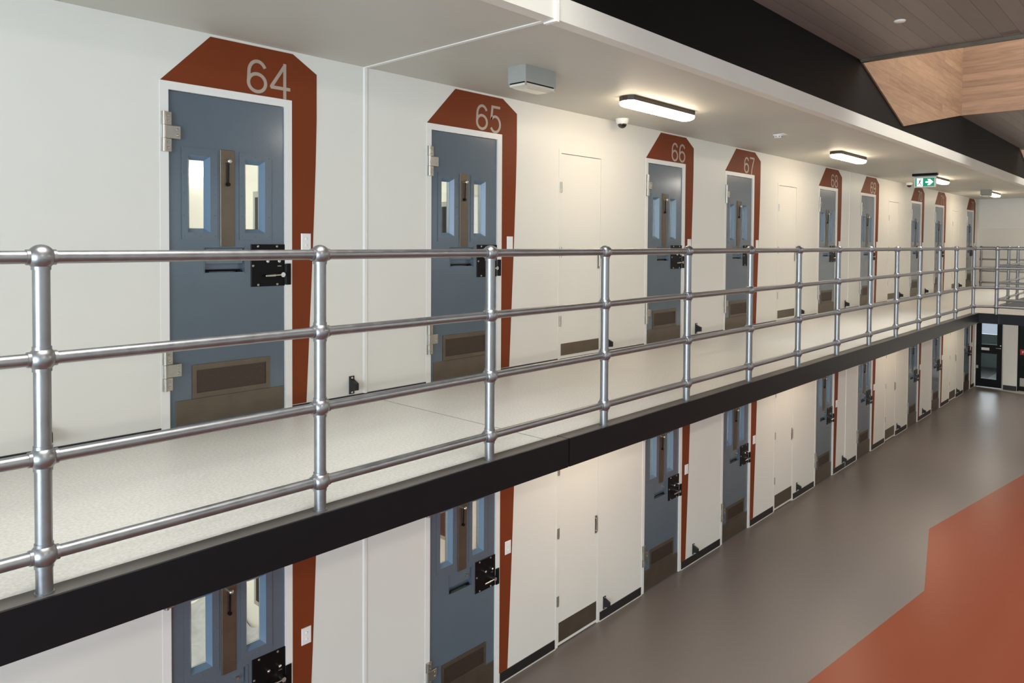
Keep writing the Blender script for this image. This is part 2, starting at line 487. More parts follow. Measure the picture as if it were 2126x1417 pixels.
# ---- ground floor
struct('floor', MB().box(XN, XE + 4.5, YO, 3.2, ZF - 0.1, ZF), M['floor'], 'grey-brown sheet vinyl floor of the lower hall', 'floor')
of = MB().prism([(-1.0, -2.0), (3.0, -1.6), (6.508, -1.966), (9.177, -2.253), (11.229, -1.814), (15.04, -2.35), (20.0, -3.05), (21.5, -4.6),
                 (17.0, -6.4), (12.0, -5.9), (6.0, -6.6), (-1.0, -6.0)], 2, ZF, ZF + 0.0015)
struct('floor_orange', of, M['orange_floor'], 'terracotta orange zigzag-edged area of the lower vinyl floor', 'floor')
lf = MB().prism([(XE, -0.03), (XE + 4.0, -0.03), (XE + 4.0, -6.0), (21.4, -6.0), (XE - 0.32, -1.1)], 2, ZF, ZF + 0.002)
struct('floor_pale', lf, M['light_floor'], 'pale floor patch in front of the far end doors', 'floor')

# skirting, upper (mostly buried) and lower
def gaps():
    s = sorted([(x - 0.05, x + 0.80) for x in DOORX.values()] + [(x - 0.035, x + 0.67) for x in CLOX])
    cur = XN; out = []
    for a, b in s:
        out.append((cur, a)); cur = b
    out.append((cur, XE)); return out


sk = MB(); sl = MB(); cv = MB()
for a, b in gaps():
    sk.box(a + 0.002, b - 0.002, -0.006, 0.0, 0.0, 0.022)
    sl.box(a + 0.012, b - 0.012, -0.007, 0.0, ZF + 0.010, ZF + 0.095)
    cv.box(a + 0.002, b - 0.002, -0.010, 0.0, ZF, ZF + 0.009)
struct('baseboard_upper', sk, M['skirt'], 'thin black skirting line along the upper cell wall', 'skirting')
struct('baseboard_lower', sl, M['skirt'], 'black skirting boards along the lower cell wall', 'skirting')
struct('trim_11', cv, M['lip'], 'cream sealant bead under the lower black skirting', 'trim')

# ------------------------------------------------------------------ numerals
def ell(cx, cz, rx, rz, a0, a1, n=28):
    return [(cx + rx * math.cos(math.radians(a0 + (a1 - a0) * i / n)), cz + rz * math.sin(math.radians(a0 + (a1 - a0) * i / n))) for i in range(n + 1)]


def digit_paths(d):
    six = [(ell(.52, .62, .38, .335, 28, 178, 20) + ell(.50, .34, .38, .32, 172, 180, 2), False), (ell(.50, .31, .385, .265, 0, 360, 30)[:-1], True)]
    if d == '6': return six
    if d == '9': return [([(1 - x, 1 - z) for x, z in p], c) for p, c in six]
    if d == '4': return [([(.70, 0), (.70, .985)], False), ([(.72, .95), (.08, .31), (.07, .27)], False), ([(.04, .285), (.96, .285)], False)]
    if d == '5': return [([(.86, .95), (.24, .95), (.15, .49), (.20, .52)] + ell(.47, .33, .385, .28, 128, -150, 24), False)]
    if d == '7': return [([(.06, .945), (.93, .945), (.90, .90), (.66, .60), (.48, .30), (.40, 0)], False)]
    if d == '8': return [(ell(.5, .745, .31, .205, 0, 360, 24)[:-1], True), (ell(.5, .285, .385, .24, 0, 360, 26)[:-1], True)]
    if d == '0': return [(ell(.5, .5, .385, .455, 0, 360, 32)[:-1], True)]
    if d == '1': return [([(.60, 0), (.60, 1.0)], False), ([(.60, .93), (.48, .80), (.24, .75)], False)]
    if d == '2': return [(ell(.5, .69, .375, .265, 175, -28, 20) + [(.70, .42), (.20, .12), (.12, .05)], False), ([(.06, .05), (.92, .05)], False)]


def numeral(d, x, z, wd, ht, parent):
    mb = MB(); s = 0.0108
    for i, (p, c) in enumerate(digit_paths(d)):
        q = [(x + px * wd, z + s + pz * (ht - 2 * s) if d in '56890' else z + pz * ht) for px, pz in p]
        if d in '5':
            q = [(x + px * wd, z + s * .9 + (pz - .05) / .9 * (ht - 2 * s)) for px, pz in p]
        mb.ribbon(q, s, -0.0032 - 0.0002 * i, -0.002, c)
    return mb.build('numeral', M['numeral'], parent)


# ------------------------------------------------------------------ cell door
def screw(mb, x, z, y, r=0.006):
    mb.lathe((x, y, z), [(r, 0.0), (r, -0.002), (r * 0.55, -0.004), (r * 0.3, -0.0025)], 10, axis=1)


def make_door(z0, zb, key, label):
    t = thing('door_%d' % key, (0, 0, z0), label, 'door', 'cell doors', 'structure')
    fr = MB()
    fr.box(-0.05, 0.0, -0.003, 0.125, zb, 2.045).box(0.75, 0.80, -0.003, 0.125, zb, 2.045).box(0.0, 0.75, -0.003, 0.125, 1.997, 2.045)
    fr.build('door_frame', M['frame'], t)
    h = [(0.114, 0.252, 1.167, 1.628), (0.474, 0.612, 1.167, 1.628), (0.214, 0.474, 0.918, 1.078)]
    MB().plate(0.003, 0.747, zb + 0.006, 1.993, h, 0.012, 0.10).build('door_leaf', M['door'], t)
    for x0 in (0.0, 0.36):
        p = MB().plate(0.078 + x0, 0.296 + x0, 1.123, 1.672, [(0.114 + x0, 0.252 + x0, 1.167, 1.628)], 0.006, 0.012)
        for z in (1.145, 1.27, 1.398, 1.52, 1.65):
            for x in (0.093, 0.281): p.lathe((x + x0, 0.006, z), [(0.004, 0), (0.0035, -0.0018), (0.001, -0.0028)], 8, axis=1)
        for z in (1.143, 1.652): p.lathe((0.187 + x0, 0.006, z), [(0.004, 0), (0.0035, -0.0018), (0.001, -0.0028)], 8, axis=1)
        w_ = p.build('window_surround', M['door'], t)
        r = MB()                                       # splayed reveal round the pane
        a, b, c, d = 0.1141 + x0, 0.2519 + x0, 1.1671, 1.6279
        i_ = 0.025
        o4 = [(a, 0.0065, c), (b, 0.0065, c), (b, 0.0065, d), (a, 0.0065, d)]
        n4 = [(a + i_, 0.046, c + i_), (b - i_, 0.046, c + i_), (b - i_, 0.046, d - i_), (a + i_, 0.046, d - i_)]
        q4 = [(a, 0.095, c), (b, 0.095, c), (b, 0.095, d), (a, 0.095, d)]
        r.add(o4 + n4 + q4, [(i, (i + 1) % 4, 4 + (i + 1) % 4, 4 + i) for i in range(4)] + [(4 + i, 4 + (i + 1) % 4, 8 + (i + 1) % 4, 8 + i) for i in range(4)])
        r.build('window_reveal', M['blue'], w_, 'splayed window reveal, door enamel with light painted into a paler tone')
        MB().box(a + i_, b - i_, 0.046, 0.050, c + i_, d - i_).build('glass_pane', M['glass'], w_)
    s = MB().cbox(0.314, 0.406, 0.0045, 0.0119, 1.082, 1.678, 0.002)
    for x in (0.324, 0.396):
        for z in (1.09, 1.665): s.lathe((x, 0.005, z), [(0.004, 0), (0.003, -0.002)], 8, axis=1)
    sp = s.build('slide_plate', M['bronze'], t, 'brown steel plate with the spyhole lever')
    MB().cyl((0.36, 0.004, 1.608), (0.36, -0.024, 1.608), 0.012, 14).ball((0.36, -0.024, 1.608), 0.016, 12).build('lever_boss', M['chrome'], sp)
    MB().cyl((0.36, -0.008, 1.60), (0.36, -0.006, 1.475), 0.0055, 10).cyl((0.36, 0.004, 1.466), (0.36, -0.012, 1.466), 0.012, 12).build('lever_arm', M['lock'], sp)
    # food hatch: recess, flap and ledge
    hb = MB().box(0.214, 0.474, 0.052, 0.056, 0.918, 1.078)
    hb.box(0.214, 0.218, 0.012, 0.052, 0.918, 1.078).box(0.470, 0.474, 0.012, 0.052, 0.918, 1.078)
    hb.box(0.218, 0.470, 0.012, 0.052, 0.918, 0.922).box(0.218, 0.470, 0.012, 0.052, 1.074, 1.078)
    hb.box(0.21, 0.214, 0.009, 0.012, 0.914, 1.082).box(0.474, 0.484, 0.005, 0.012, 0.914, 1.082)
    hr = hb.build('hatch_recess', M['door'], t)
    MB().cbox(0.222, 0.466, 0.020, 0.030, 0.975, 1.072, 0.002).build('hatch_flap', M['door'], hr)
    MB().cyl((0.412, 0.020, 1.022), (0.412, 0.000, 1.022), 0.010, 12).build('hatch_lock', M['steel'], hr)
    MB().cyl((0.235, 0.036, 0.934), (0.455, 0.036, 0.934), 0.006, 8).box(0.224, 0.25, 0.026, 0.046, 0.922, 0.930).box(0.43, 0.46, 0.026, 0.046, 0.922, 0.930).build('hatch_hinge', M['lock'], hr)
    # lock plate
    lp = MB().cbox(0.515, 0.752, 0.004, 0.0119, 0.825, 1.096, 0.002).cbox(0.7525, 0.787, -0.013, -0.0031, 0.830, 0.970, 0.002)
    lp.cyl((0.7525, -0.004, 0.832), (0.7525, -0.004, 0.968), 0.006, 10)
    lk = lp.build('lock_plate', M['lock'], t)
    sc = MB()
    for x, z in ((0.561, 1.083), (0.694, 1.083), (0.527, 0.959), (0.562, 0.836), (0.696, 0.836)): screw(sc, x, z, 0.004, 0.008)
    sc.box(0.698, 0.724, 0.0025, 0.004, 0.952, 0.957)
    sc.build('screws', M['steel'], lk)
    MB().cyl((0.718, 0.004, 0.898), (0.718, -0.034, 0.898), 0.016, 18).cyl((0.718, -0.028, 0.898), (0.66, -0.026, 0.896), 0.005, 10).cyl((0.665, -0.026, 0.896), (0.605, -0.026, 0.894), 0.0085, 12, 0.006).ball((0.602, -0.026, 0.894), 0.006, 10).build('lock_handle', M['chrome'], lk)
    for x in (0.621, 0.702): MB().cyl((x, 0.004, 0.988), (x, -0.012, 0.988), 0.011, 14).ball((x, -0.010, 0.988), 0.010, 12).build('key_cylinder', M['chrome'], lk)
    # vent and kick plate
    v = MB().plate(0.135, 0.643, 0.165, 0.368, [(0.162, 0.615, 0.196, 0.335)], 0.006, 0.0119)
    for x in (0.147, 0.30, 0.47, 0.630):
        for z in (0.178, 0.354): v.lathe((x, 0.006, z), [(0.0035, 0), (0.002, -0.002)], 8, axis=1)
    vg = v.build('vent_frame', M['bronze'], t)
    g = MB().box(0.162, 0.615, 0.0115, 0.0119, 0.196, 0.335)
    for i in range(14): z = 0.201 + i * 0.01; g.box(0.163, 0.614, 0.0095, 0.0115, z, z + 0.0035)
    g.build('vent_mesh', M['mesh'], vg)
    kp = MB().cbox(0.037, 0.741, 0.008, 0.0119, zb + 0.012, 0.1625, 0.001)
    for x in (0.13, 0.36, 0.60): kp.lathe((x, 0.008, 0.150), [(0.004, 0), (0.002, -0.002)], 8, axis=1)
    kp.build('kick_plate', M['bronze'], t)
    # two hinges of three knuckles
    for zt in (1.865, 0.466):
        for k in range(3):
            a, b = zt - 0.0775 * k, zt - 0.0775 * (k + 1) + 0.002
            xr = 0.066 if k == 1 else 0.014
            hm = MB().cyl((-0.030, -0.018, a), (-0.030, -0.018, b), 0.011, 14)
            hm.box(-0.044, -0.022, -0.012, -0.003, b, a) if k != 1 else None
            hm.cbox(-0.028, xr, -0.013, -0.004, b, a, 0.002)
            if k == 1: hm.box(0.006, xr - 0.004, -0.004, 0.012, b + 0.004, a - 0.004)
            zz = ((a * 0.72 + b * 0.28), (a * 0.28 + b * 0.72))
            for z in zz: screw(hm, xr - 0.018, z, -0.013, 0.0085)
            if k == 0: hinge = hm.build('hinge', M['steel'], t)
            else: hm.build('knuckle', M['steel'], hinge)
    # painted band round the door
    bz = zb + (0.022 if z0 == 0 else 0.095)
    band = MB()
    band.prism([(-0.046, 2.0455), (0.252, 2.352), (0.808, 2.352), (0.988, 2.246), (0.988, 1.95), (0.9805, 1.64), (0.968, 1.316),
                (0.955, 1.0), (0.908, bz), (0.8005, bz), (0.8005, 2.0455)], 1, -0.0018, 0.0)
    band.build('painted_band', M['rust'], t, 'rust-orange band painted over and beside the door')
    return t


def numbers(t, n):
    pb = [c for c in t.children if c.name.split('.')[0] == 'painted_band'][0]
    s = str(n)
    numeral(s[0], 0.478, 2.047, 0.152, 0.232, pb)
    numeral(s[1], 0.642, 2.047, 0.152, 0.232, pb)


protoU = make_door(0.0, 0.004, 1, '')
protoL = make_door(ZL, -0.073, 2, '')
desc = {64: 'nearest door of the upper walkway', 65: 'second door of the upper walkway', 66: 'third upper door, past the first closet',
        67: 'fourth upper door', 68: 'fifth upper door, past the second closet', 69: 'sixth upper door', 70: 'seventh upper door, below the exit sign',
        71: 'eighth upper door', 72: 'last upper door before the end wall'}
k = 1
for n, x in DOORX.items():
    if n == 64: d = protoU; d.location = (x, 0, 0)
    else: d = dup(protoU, (x, 0, 0), '', name='door_%d' % k)
    d.name = 'door_%d' % k; d['label'] = 'blue-grey steel cell door numbered %d, %s' % (n, desc[n]); k += 1
    numbers_later = (d, n)
    numbers(d, n) if n != 64 else None
numbers(protoU, 64)
for n, x in DOORX.items():
    if n == 64: d = protoL; d.location = (x, 0, ZL)
    else: d = dup(protoL, (x, 0, ZL), '')
    d.name = 'door_%d' % k; d['label'] = 'lower-floor blue-grey steel cell door directly below door %d' % n; k += 1

# ------------------------------------------------------------------ closet doors
def make_closet(z0, zb):
    t = thing('door_%d' % k, (0, 0, z0), '', 'door', 'white closet doors', 'structure')
    MB().box(-0.035, 0.0, -0.004, 0.11, zb, 1.995).box(0.635, 0.67, -0.004, 0.11, zb, 1.995).box(0, 0.635, -0.004, 0.11, 1.962, 1.995).build('door_frame', M['wall'], t)
    MB().box(0.004, 0.631, 0.002, 0.045, zb + 0.012, 1.956).build('door_leaf', M['wall'], t)
    MB().cbox(0.018, 0.622, -0.001, 0.0019, zb + 0.04, 0.157, 0.0008).build('kick_plate', M['bronze'], t)
    hp = MB().cbox(0.588, 0.624, -0.003, 0.0019, 0.862, 1.042, 0.001).cyl((0.606, -0.003, 1.015), (0.606, -0.014, 1.015), 0.007, 10).cyl((0.606, -0.003, 0.89), (0.606, -0.014, 0.89), 0.007, 10)
    hp.cyl((0.606, -0.014, 1.022), (0.606, -0.014, 0.883), 0.0075, 12)
    hp.build('pull_handle', M['steel'], t)
    for z in (1.64, 1.03, 0.375): MB().cyl((-0.004, -0.006, z - 0.05), (-0.004, -0.006, z + 0.05), 0.0065, 10).box(-0.02, 0.014, -0.005, -0.003, z - 0.05, z + 0.05).build('hinge', M['steel'], t)
    return t


between = {5.43: (65, 66), 10.38: (67, 68), 15.56: (69, 70), 20.70: (71, 72)}
for z0, zb, lv in ((0.0, 0.004, 'upper'), (ZL, -0.073, 'lower')):
    pr = make_closet(z0, zb)
    for i, x in enumerate(CLOX):
        d = pr if i == 0 else dup(pr, (x, 0, z0), '')
        d.location = (x, 0, z0); d.name = 'door_%d' % k; k += 1
        a, b = between[x]
        d['label'] = ('white service closet door between cell doors %d and %d on the upper walkway' % (a, b)) if lv == 'upper' else \
            ('white service closet door on the lower floor, below the space between doors %d and %d' % (a, b))

# ------------------------------------------------------------------ switches and door stops
def make_switch():
    t = thing('light_switch', (0, 0, 0), '', 'switch', 'white switches beside the cell doors')
    MB().cbox(0, 0.074, -0.010, -0.0019, 0, 0.116, 0.004).build('cover_plate', M['plastic'], t)
    for z in (0.036, 0.080):
        MB().lathe((0.037, -0.010, z), [(0.009, 0), (0.009, -0.003), (0.006, -0.0045)], 14, axis=1).build('button', M['plastic'], t)
    return t


sw = make_switch(); first = True
for z0, lv in ((0.0, 0), (ZL, 1)):
    for n, x in DOORX.items():
        loc = (x + 0.866 if n != 72 else x + 0.86, 0, z0 + 1.054)
        lab = 'white two-button light switch beside upper cell door %d' % n if lv == 0 else 'white two-button light switch beside the lower cell door below door %d' % n
        if first: sw.location = loc; sw['label'] = lab; first = False
        else: dup(sw, loc, lab)


def make_stop():
    t = thing('door_stop', (0, 0, 0), '', 'door stop', 'black door stops low on the cell wall')
    MB().cbox(0, 0.042, -0.010, 0.0, 0.0, 0.128, 0.003).build('base_plate', M['rubber'], t)
    b = MB()
    v = [(0.002, -0.010, 0.026), (0.040, -0.010, 0.026), (0.040, -0.010, 0.104), (0.002, -0.010, 0.104),
         (0.006, -0.072, 0.034), (0.034, -0.072, 0.034), (0.034, -0.072, 0.082), (0.006, -0.072, 0.082)]
    b.add(v, [(0, 1, 2, 3), (7, 6, 5, 4), (0, 4, 5, 1), (1, 5, 6, 2), (2, 6, 7, 3), (3, 7, 4, 0)])
    b.build('bumper', M['rubber'], t)
    for z in (0.013, 0.115): s = MB(); screw(s, 0.021, z, -0.010, 0.009); s.build('screw', M['chrome'], t)
    return t


st = make_stop(); first = True
for z0, lv in ((0.0, 0), (ZL, 1)):
    for n, x in DOORX.items():
        loc = (x - (0.765 if n != 64 else 0.66), 0, z0 + 0.030)
        lab = 'black rubber door stop on the wall left of upper cell door %d' % n if lv == 0 else 'black rubber door stop left of the lower cell door below door %d' % n
        if first: st.location = loc; st['label'] = lab; first = False
        else: dup(st, loc, lab)

# ------------------------------------------------------------------ railings
ZR = (1.06, 0.742, 0.43, 0.122)


def make_post(ends=(1, 1), perp=False):
    """post with four fittings; returns the post object, local origin at its base"""
    p = MB().cyl((0, 0, 0.0), (0, 0, 1.05), 0.0245, 24).cyl((0, 0, 0.0), (0, 0, 0.006), 0.028, 24).build('post', M['galv'])
    for i, z in enumerate(ZR):
        f = MB().ball((0, 0, z), 0.040, 32)
        if ends[0]: f.cyl((-0.041, 0, z), (0, 0, z), 0.0245, 18)
        if ends[1]: f.cyl((0, 0, z), (0.041, 0, z), 0.0245, 18)
        f.cyl((0, 0, z - 0.039), (0, 0, z + (0.0 if i == 0 else 0.039)), 0.0275, 20)
        f.build('rail_fitting', M['galv'], p)
    return p


PP = {}


def railing(pts, base, label, group=None, kinds=None):
    """pts: list of plan points in order, straight runs share collinear points"""
    t = thing('railing', (pts[0][0], pts[0][1], 0), label, 'railing', group)
    o = Vector((pts[0][0], pts[0][1], 0))
    n = len(pts)
    for i, (x, y) in enumerate(pts):
        a = pts[i - 1] if i > 0 else None; b = pts[i + 1] if i < n - 1 else None
        ref = b or a
        ang = math.atan2(ref[1] - y, ref[0] - x) if b else math.atan2(y - a[1], x - a[0])
        key = (a is not None, b is not None)
        if key not in PP:
            q = make_post((a is not None, b is not None)); PP[key] = q
        else:
            src = PP[key]; q = src.copy(); COL.objects.link(q)
            for c in src.children:
                d = c.copy(); COL.objects.link(d); d.parent = q
        q.parent = t; q.location = Vector((x, y, base)) - o; q.rotation_euler = (0, 0, ang)
    # straight rails
    runs = []; s = 0
    for i in range(1, n):
        if i == n - 1: runs.append((s, i)); break
        d1 = Vector((pts[i][0] - pts[i - 1][0], pts[i][1] - pts[i - 1][1])).normalized()
        d2 = Vector((pts[i + 1][0] - pts[i][0], pts[i + 1][1] - pts[i][1])).normalized()
        if d1.dot(d2) < 0.99: runs.append((s, i)); s = i
    for a, b in runs:
        for z in ZR:
            pa = Vector((pts[a][0], pts[a][1], z + base)) - o; pb = Vector((pts[b][0], pts[b][1], z + base)) - o
            MB().cyl(pa, pb, 0.0205, 24).build('rail', M['galv'], t)
    return t


YR = -1.765
KB = 0.004
main = [(0.69 + i, YR) for i in range(-4, 14)]
main[-1] = (13.90, YR)
main += [(14.05, -2.06)] + [(14.05, -3.06 - i) for i in range(7)]
railing(main, KB, 'long galvanised tube railing along the upper walkway, turning onto the cross bridge')
railing([(15.88, -9.8 + i) for i in range(8)] + [(15.88, YR)] + [(16.93 + i, YR) for i in range(7)], KB,
        'galvanised tube railing round the far void, beyond the cross bridge')
railing([(23.2, -0.16), (23.2, -1.0), (23.2, -1.66)], 0.0, 'short galvanised tube railing in front of the far end wall')

# ------------------------------------------------------------------ lamps and ceiling devices
def make_lamp():
    t = thing('ceiling_light', (0, 0, 0), '', 'light', 'strip lights under the soffits')
    L_, hw, c = 1.08, 0.075, 0.05
    out = [(0, -hw + c), (c * .5, -hw), (L_ - c * .5, -hw), (L_, -hw + c), (L_, hw - c), (L_ - c * .5, hw), (c * .5, hw), (0, hw - c)]
    MB().prism(out, 2, -0.042, 0.0).build('lamp_body', M['brown'], t)
    def ring(s, z): return [(L_ / 2 + (p[0] - L_ / 2) * (1 - s / L_), p[1] * (1 - s / (2 * hw)), z) for p in out]
    lv = [ring(0.004, -0.042), ring(0.004, -0.062), ring(0.018, -0.078), ring(0.05, -0.088)]
    v = [q for r_ in lv for q in r_]; f = []
    for a in range(3):
        for i in range(8):
            j = (i + 1) % 8; f.append((a * 8 + j, a * 8 + i, (a + 1) * 8 + i, (a + 1) * 8 + j))
    f.append(tuple(24 + i for i in range(7, -1, -1)))
    m = MB(); m.add(v, f); m.build('diffuser', M['lamp'], t)
    return t


lp0 = make_lamp(); first = True
for z, lv in ((CEIL, 0), (-0.31, 1)):
    for i, x in enumerate([-4.7, 0.3 - 99] + LAMPX):
        if x < -50 or (x < 0 and lv == 0 and False): continue
        nm = {-4.7: 'left of door 64', 5.25: 'between doors 65 and 66', 10.2: 'between doors 67 and 68', 15.05: 'just past the exit sign', 20.1: 'nearest the end wall'}[x]
        lab = ('lit dark-framed strip light on the %s soffit, ' % ('upper' if lv == 0 else 'lower')) + nm
        loc = (x, -0.835 if lv == 0 else -0.9, z)
        if first: lp0.location = loc; lp0['label'] = lab; first = False
        else: dup(lp0, loc, lab)


for i, x in enumerate((0.5, 7.5, 14.2, 21.0)):
    d = dup(lp0, (x - 0.54, -7.6, ZP), 'wide strip light on the timber ceiling of the hall, level with ' + ('the near railing post', 'door 66', 'door 69', 'door 71')[i])
    d.scale = (1.1, 2.6, 1.0)
    df = [c for c in d.children if c.name.startswith('diffuser')][0]
    df.data = df.data.copy(); df.data.materials[0] = M['halllamp']


def make_emerg():
    t = thing('emergency_light', (0, 0, 0), '', 'emergency light', 'grey emergency light boxes on the soffit')
    MB().box(0, 0.33, -0.085, 0.085, -0.118, 0.0).build('housing', M['greybox'], t)
    MB().box(0.006, 0.324, -0.079, 0.079, -0.126, -0.118).build('gasket', M['lock'], t)
    l = MB()
    v = [(0.008, -0.077, -0.126), (0.322, -0.077, -0.126), (0.322, 0.077, -0.126), (0.008, 0.077, -0.126),
         (0.010, -0.075, -0.140), (0.320, -0.075, -0.140), (0.320, 0.075, -0.140), (0.010, 0.075, -0.140),
         (0.05, -0.045, -0.158), (0.28, -0.045, -0.158), (0.28, 0.045, -0.158), (0.05, 0.045, -0.158)]
    f = [(11, 10, 9, 8)]
    for a in (0, 4):
        for i in range(4): j = (i + 1) % 4; f.append((a + j, a + i, a + 4 + i, a + 4 + j))
    l.add(v, f); l.build('lens', M['clear'], t)
    for x, y in ((0.008, -0.078), (0.322, -0.078), (0.008, 0.078), (0.322, 0.078)):
        MB().cyl((x, y, -0.118), (x, y, -0.146), 0.007, 10).build('corner_clip', M['chrome'], t)
    return t


em = make_emerg(); em.location = (3.872, -0.855, CEIL); em['label'] = 'grey box emergency light on the upper soffit, right of door 65'
em.rotation_euler = (0, 0, 0)
dup(em, (19.35, -0.905, CEIL), 'small far grey box emergency light on the soffit beside the last strip light')

cm = thing('security_camera', (6.235, -0.135, CEIL), 'white dome security camera with smoked dome, in the wall corner above the first closet', 'security camera', 'dome cameras on the soffit')
MB().lathe((0, 0, 0), [(0.066, 0), (0.066, -0.004), (0.062, -0.036), (0.050, -0.048)], 28).build('camera_base', M['plastic'], cm)
MB().lathe((0, 0, -0.048), [(0.046, 0), (0.045, -0.014), (0.036, -0.032), (0.020, -0.043), (0.002, -0.047)], 24).build('camera_dome', M['dome'], cm)
MB().lathe((0, 0, -0.046), [(0.050, 0), (0.050, -0.004), (0.047, -0.006)], 24).build('trim_ring', M['plastic'], cm)
dup(cm, (16.37, -0.14, CEIL), 'white dome security camera seen just left of the exit sign')

sd = thing('smoke_detector', (8.23, -0.89, CEIL), 'white smoke detector on a flat base between the first two strip lights', 'smoke detector')
MB().box(-0.02, 0.10, -0.075, 0.05, -0.008, 0.0).build('mounting_base', M['plastic'], sd)
MB().lathe((0, 0, -0.008), [(0.050, 0), (0.050, -0.014), (0.044, -0.020), (0.044, -0.026), (0.040, -0.034), (0.015, -0.036)], 24).build('sensor_head', M['plastic'], sd)
sl_ = MB()
for a in range(8):
    t_ = a * PI / 4; sl_.box(0.043 * math.cos(t_) - 0.006, 0.043 * math.cos(t_) + 0.006, 0.043 * math.sin(t_) - 0.006, 0.043 * math.sin(t_) + 0.006, -0.034, -0.029)
sl_.build('sensor_slots', M['lock'], sd)

dl = thing('ceiling_disc', (7.03, -2.473, ZP), 'small round white fitting on the timber ceiling', 'ceiling fitting')
MB().lathe((0, 0, 0), [(0.048, 0), (0.048, -0.006), (0.042, -0.012), (0.002, -0.013)], 28).build('cover', M['plastic'], dl)

# exit sign, faces the near end of the walkway
ex = thing('exit_sign', (14.42, -0.895, CEIL), 'green running-man exit sign with an arrow pointing right, under the soffit', 'exit sign')
MB().box(-0.03, 0.05, -0.197, 0.197, -0.042, 0.0).build('mounting_bar', M['lock'], ex)
MB().box(-0.012, 0.030, -0.172, 0.165, -0.062, -0.042).build('neck', M['greybox'], ex)
MB().plate(-0.176, 0.168, -0.242, -0.060, [(-0.150, 0.146, -0.224, -0.082)], -0.016, 0.030, ax=(1, 0, 2)).build('sign_case', M['plastic'], ex)
MB().box(-0.010, 0.010, -0.150, 0.146, -0.224, -0.082).build('sign_panel', M['green'], ex)
sg = MB()
sg.box(-0.0115, -0.010, 0.028, 0.124, -0.222, -0.084)        # white doorway, left half (toward the wall)
sg.prism([(-0.012, -0.138), (-0.012, -0.166), (-0.068, -0.166), (-0.042, -0.205), (-0.082, -0.205), (-0.135, -0.152),
          (-0.082, -0.099), (-0.042, -0.099), (-0.068, -0.138)], 0, -0.0115, -0.010)
sg.build('white_symbol', M['exitwhite'], ex)
fig = MB()
def limb(p): fig.add(*(lambda q: (q, [tuple(range(4))]))([(-0.0122, a, b) for a, b in p]))
def stroke(a, b, r=0.005): fig.cyl((-0.0125, a[0], a[1]), (-0.0125, b[0], b[1]), r, 8)
stroke((0.070, -0.118), (0.082, -0.158), 0.0075); stroke((0.082, -0.158), (0.062, -0.178)); stroke((0.062, -0.178), (0.052, -0.210))
stroke((0.082, -0.158), (0.096, -0.182)); stroke((0.096, -0.182), (0.118, -0.186)); stroke((0.070, -0.122), (0.050, -0.134)); stroke((0.070, -0.122), (0.096, -0.132))
fig.ball((-0.0125, 0.062, -0.102), 0.009, 10); fig.build('running_figure', M['lock'], ex)

# ------------------------------------------------------------------ far end of the hall
ew = MB().plate(YO, 0.0, -0.30, 3.12, [], XE, XE + 0.15, ax=(1, 0, 2))
struct('wall_far', ew, M['wall'], 'white end wall of the upper level', 'wall')
struct('trim_12', MB().box(XE - 0.07, XE, -9.0, -0.05, 1.565, CEIL), M['frame'], 'large raised white panel high on the far end wall', 'wall panel')
dw = [(-0.665, -0.03, ZF - 1, -0.62), (-2.1, -0.985, ZF - 1, -0.62)]
struct('wall_far_lower', MB().plate(YO, 3.0, ZF, -0.30, dw, XE, XE + 0.15, ax=(1, 0, 2)), M['wall'], 'white end wall of the lower floor between the black doors', 'wall')
struct('baseboard_far', MB().box(XE - 0.008, XE, -0.98, -0.675, ZF, ZF + 0.13), M['skirt'], 'black skirting under the narrow white panel between the far doors', 'skirting')
gd = thing('door_%d' % k, (XE, -0.03, ZF), 'black framed glass door at the far end of the lower floor', 'door', kind='structure'); k += 1
MB().plate(-0.605, -0.0, 0.02, 2.10, [(-0.485, -0.12, 0.24, 0.935), (-0.485, -0.12, 1.18, 1.95)], 0.03, 0.075, ax=(1, 0, 2)).build('door_leaf', M['lock'], gd)
MB().box(0.02, 0.10, -0.635, -0.607, 0.0, 2.14).build('door_frame', M['steel'], gd)
for z in ((0.24, 0.935), (1.18, 1.95)): MB().box(0.05, 0.056, -0.485, -0.12, *z).build('glass_pane', M['glass'], gd)
MB().box(0.026, 0.030, -0.31, -0.125, 1.02, 1.09).build('notice_plate', M['paper'], gd, 'small white notice on the middle rail')
MB().cyl((0.03, -0.57, 1.10), (-0.02, -0.57, 1.10), 0.012, 10).cyl((-0.02, -0.57, 1.10), (-0.02, -0.47, 1.10), 0.009, 10).cyl((0.03, -0.57, 1.17), (0.01, -0.57, 1.17), 0.016, 10).build('lever_handle', M['chrome'], gd)
for z in (0.45, 1.7):
    MB().cyl((0.0, -0.0, z), (0.0, -0.0, z + 0.20), 0.012, 10).box(0.018, 0.03, -0.06, 0.0, z + 0.06, z + 0.14).build('hinge', M['steel'], gd)
rd = thing('door_%d' % k, (XE, -0.985, ZF), 'black door with a red sign, right end of the lower floor', 'door', kind='structure'); k += 1
MB().box(0.03, 0.075, -1.10, -0.03, 0.02, 2.10).build('door_leaf', M['lock'], rd)
MB().box(0.02, 0.10, -0.028, 0.0, 0.0, 2.14).build('door_frame', M['lock'], rd)
MB().box(0.026, 0.030, -0.95, -0.06, 0.14, 0.36).build('kick_plate', M['steel'], rd)
MB().box(0.024, 0.030, -0.70, -0.055, 0.98, 1.12).build('red_notice', M['red'], rd, 'red notice with pale lettering')
ff = MB()
for y0 in (-0.10, -0.16, -0.20, -0.27): ff.box(0.022, 0.024, y0 - 0.012, y0, 1.02, 1.08)
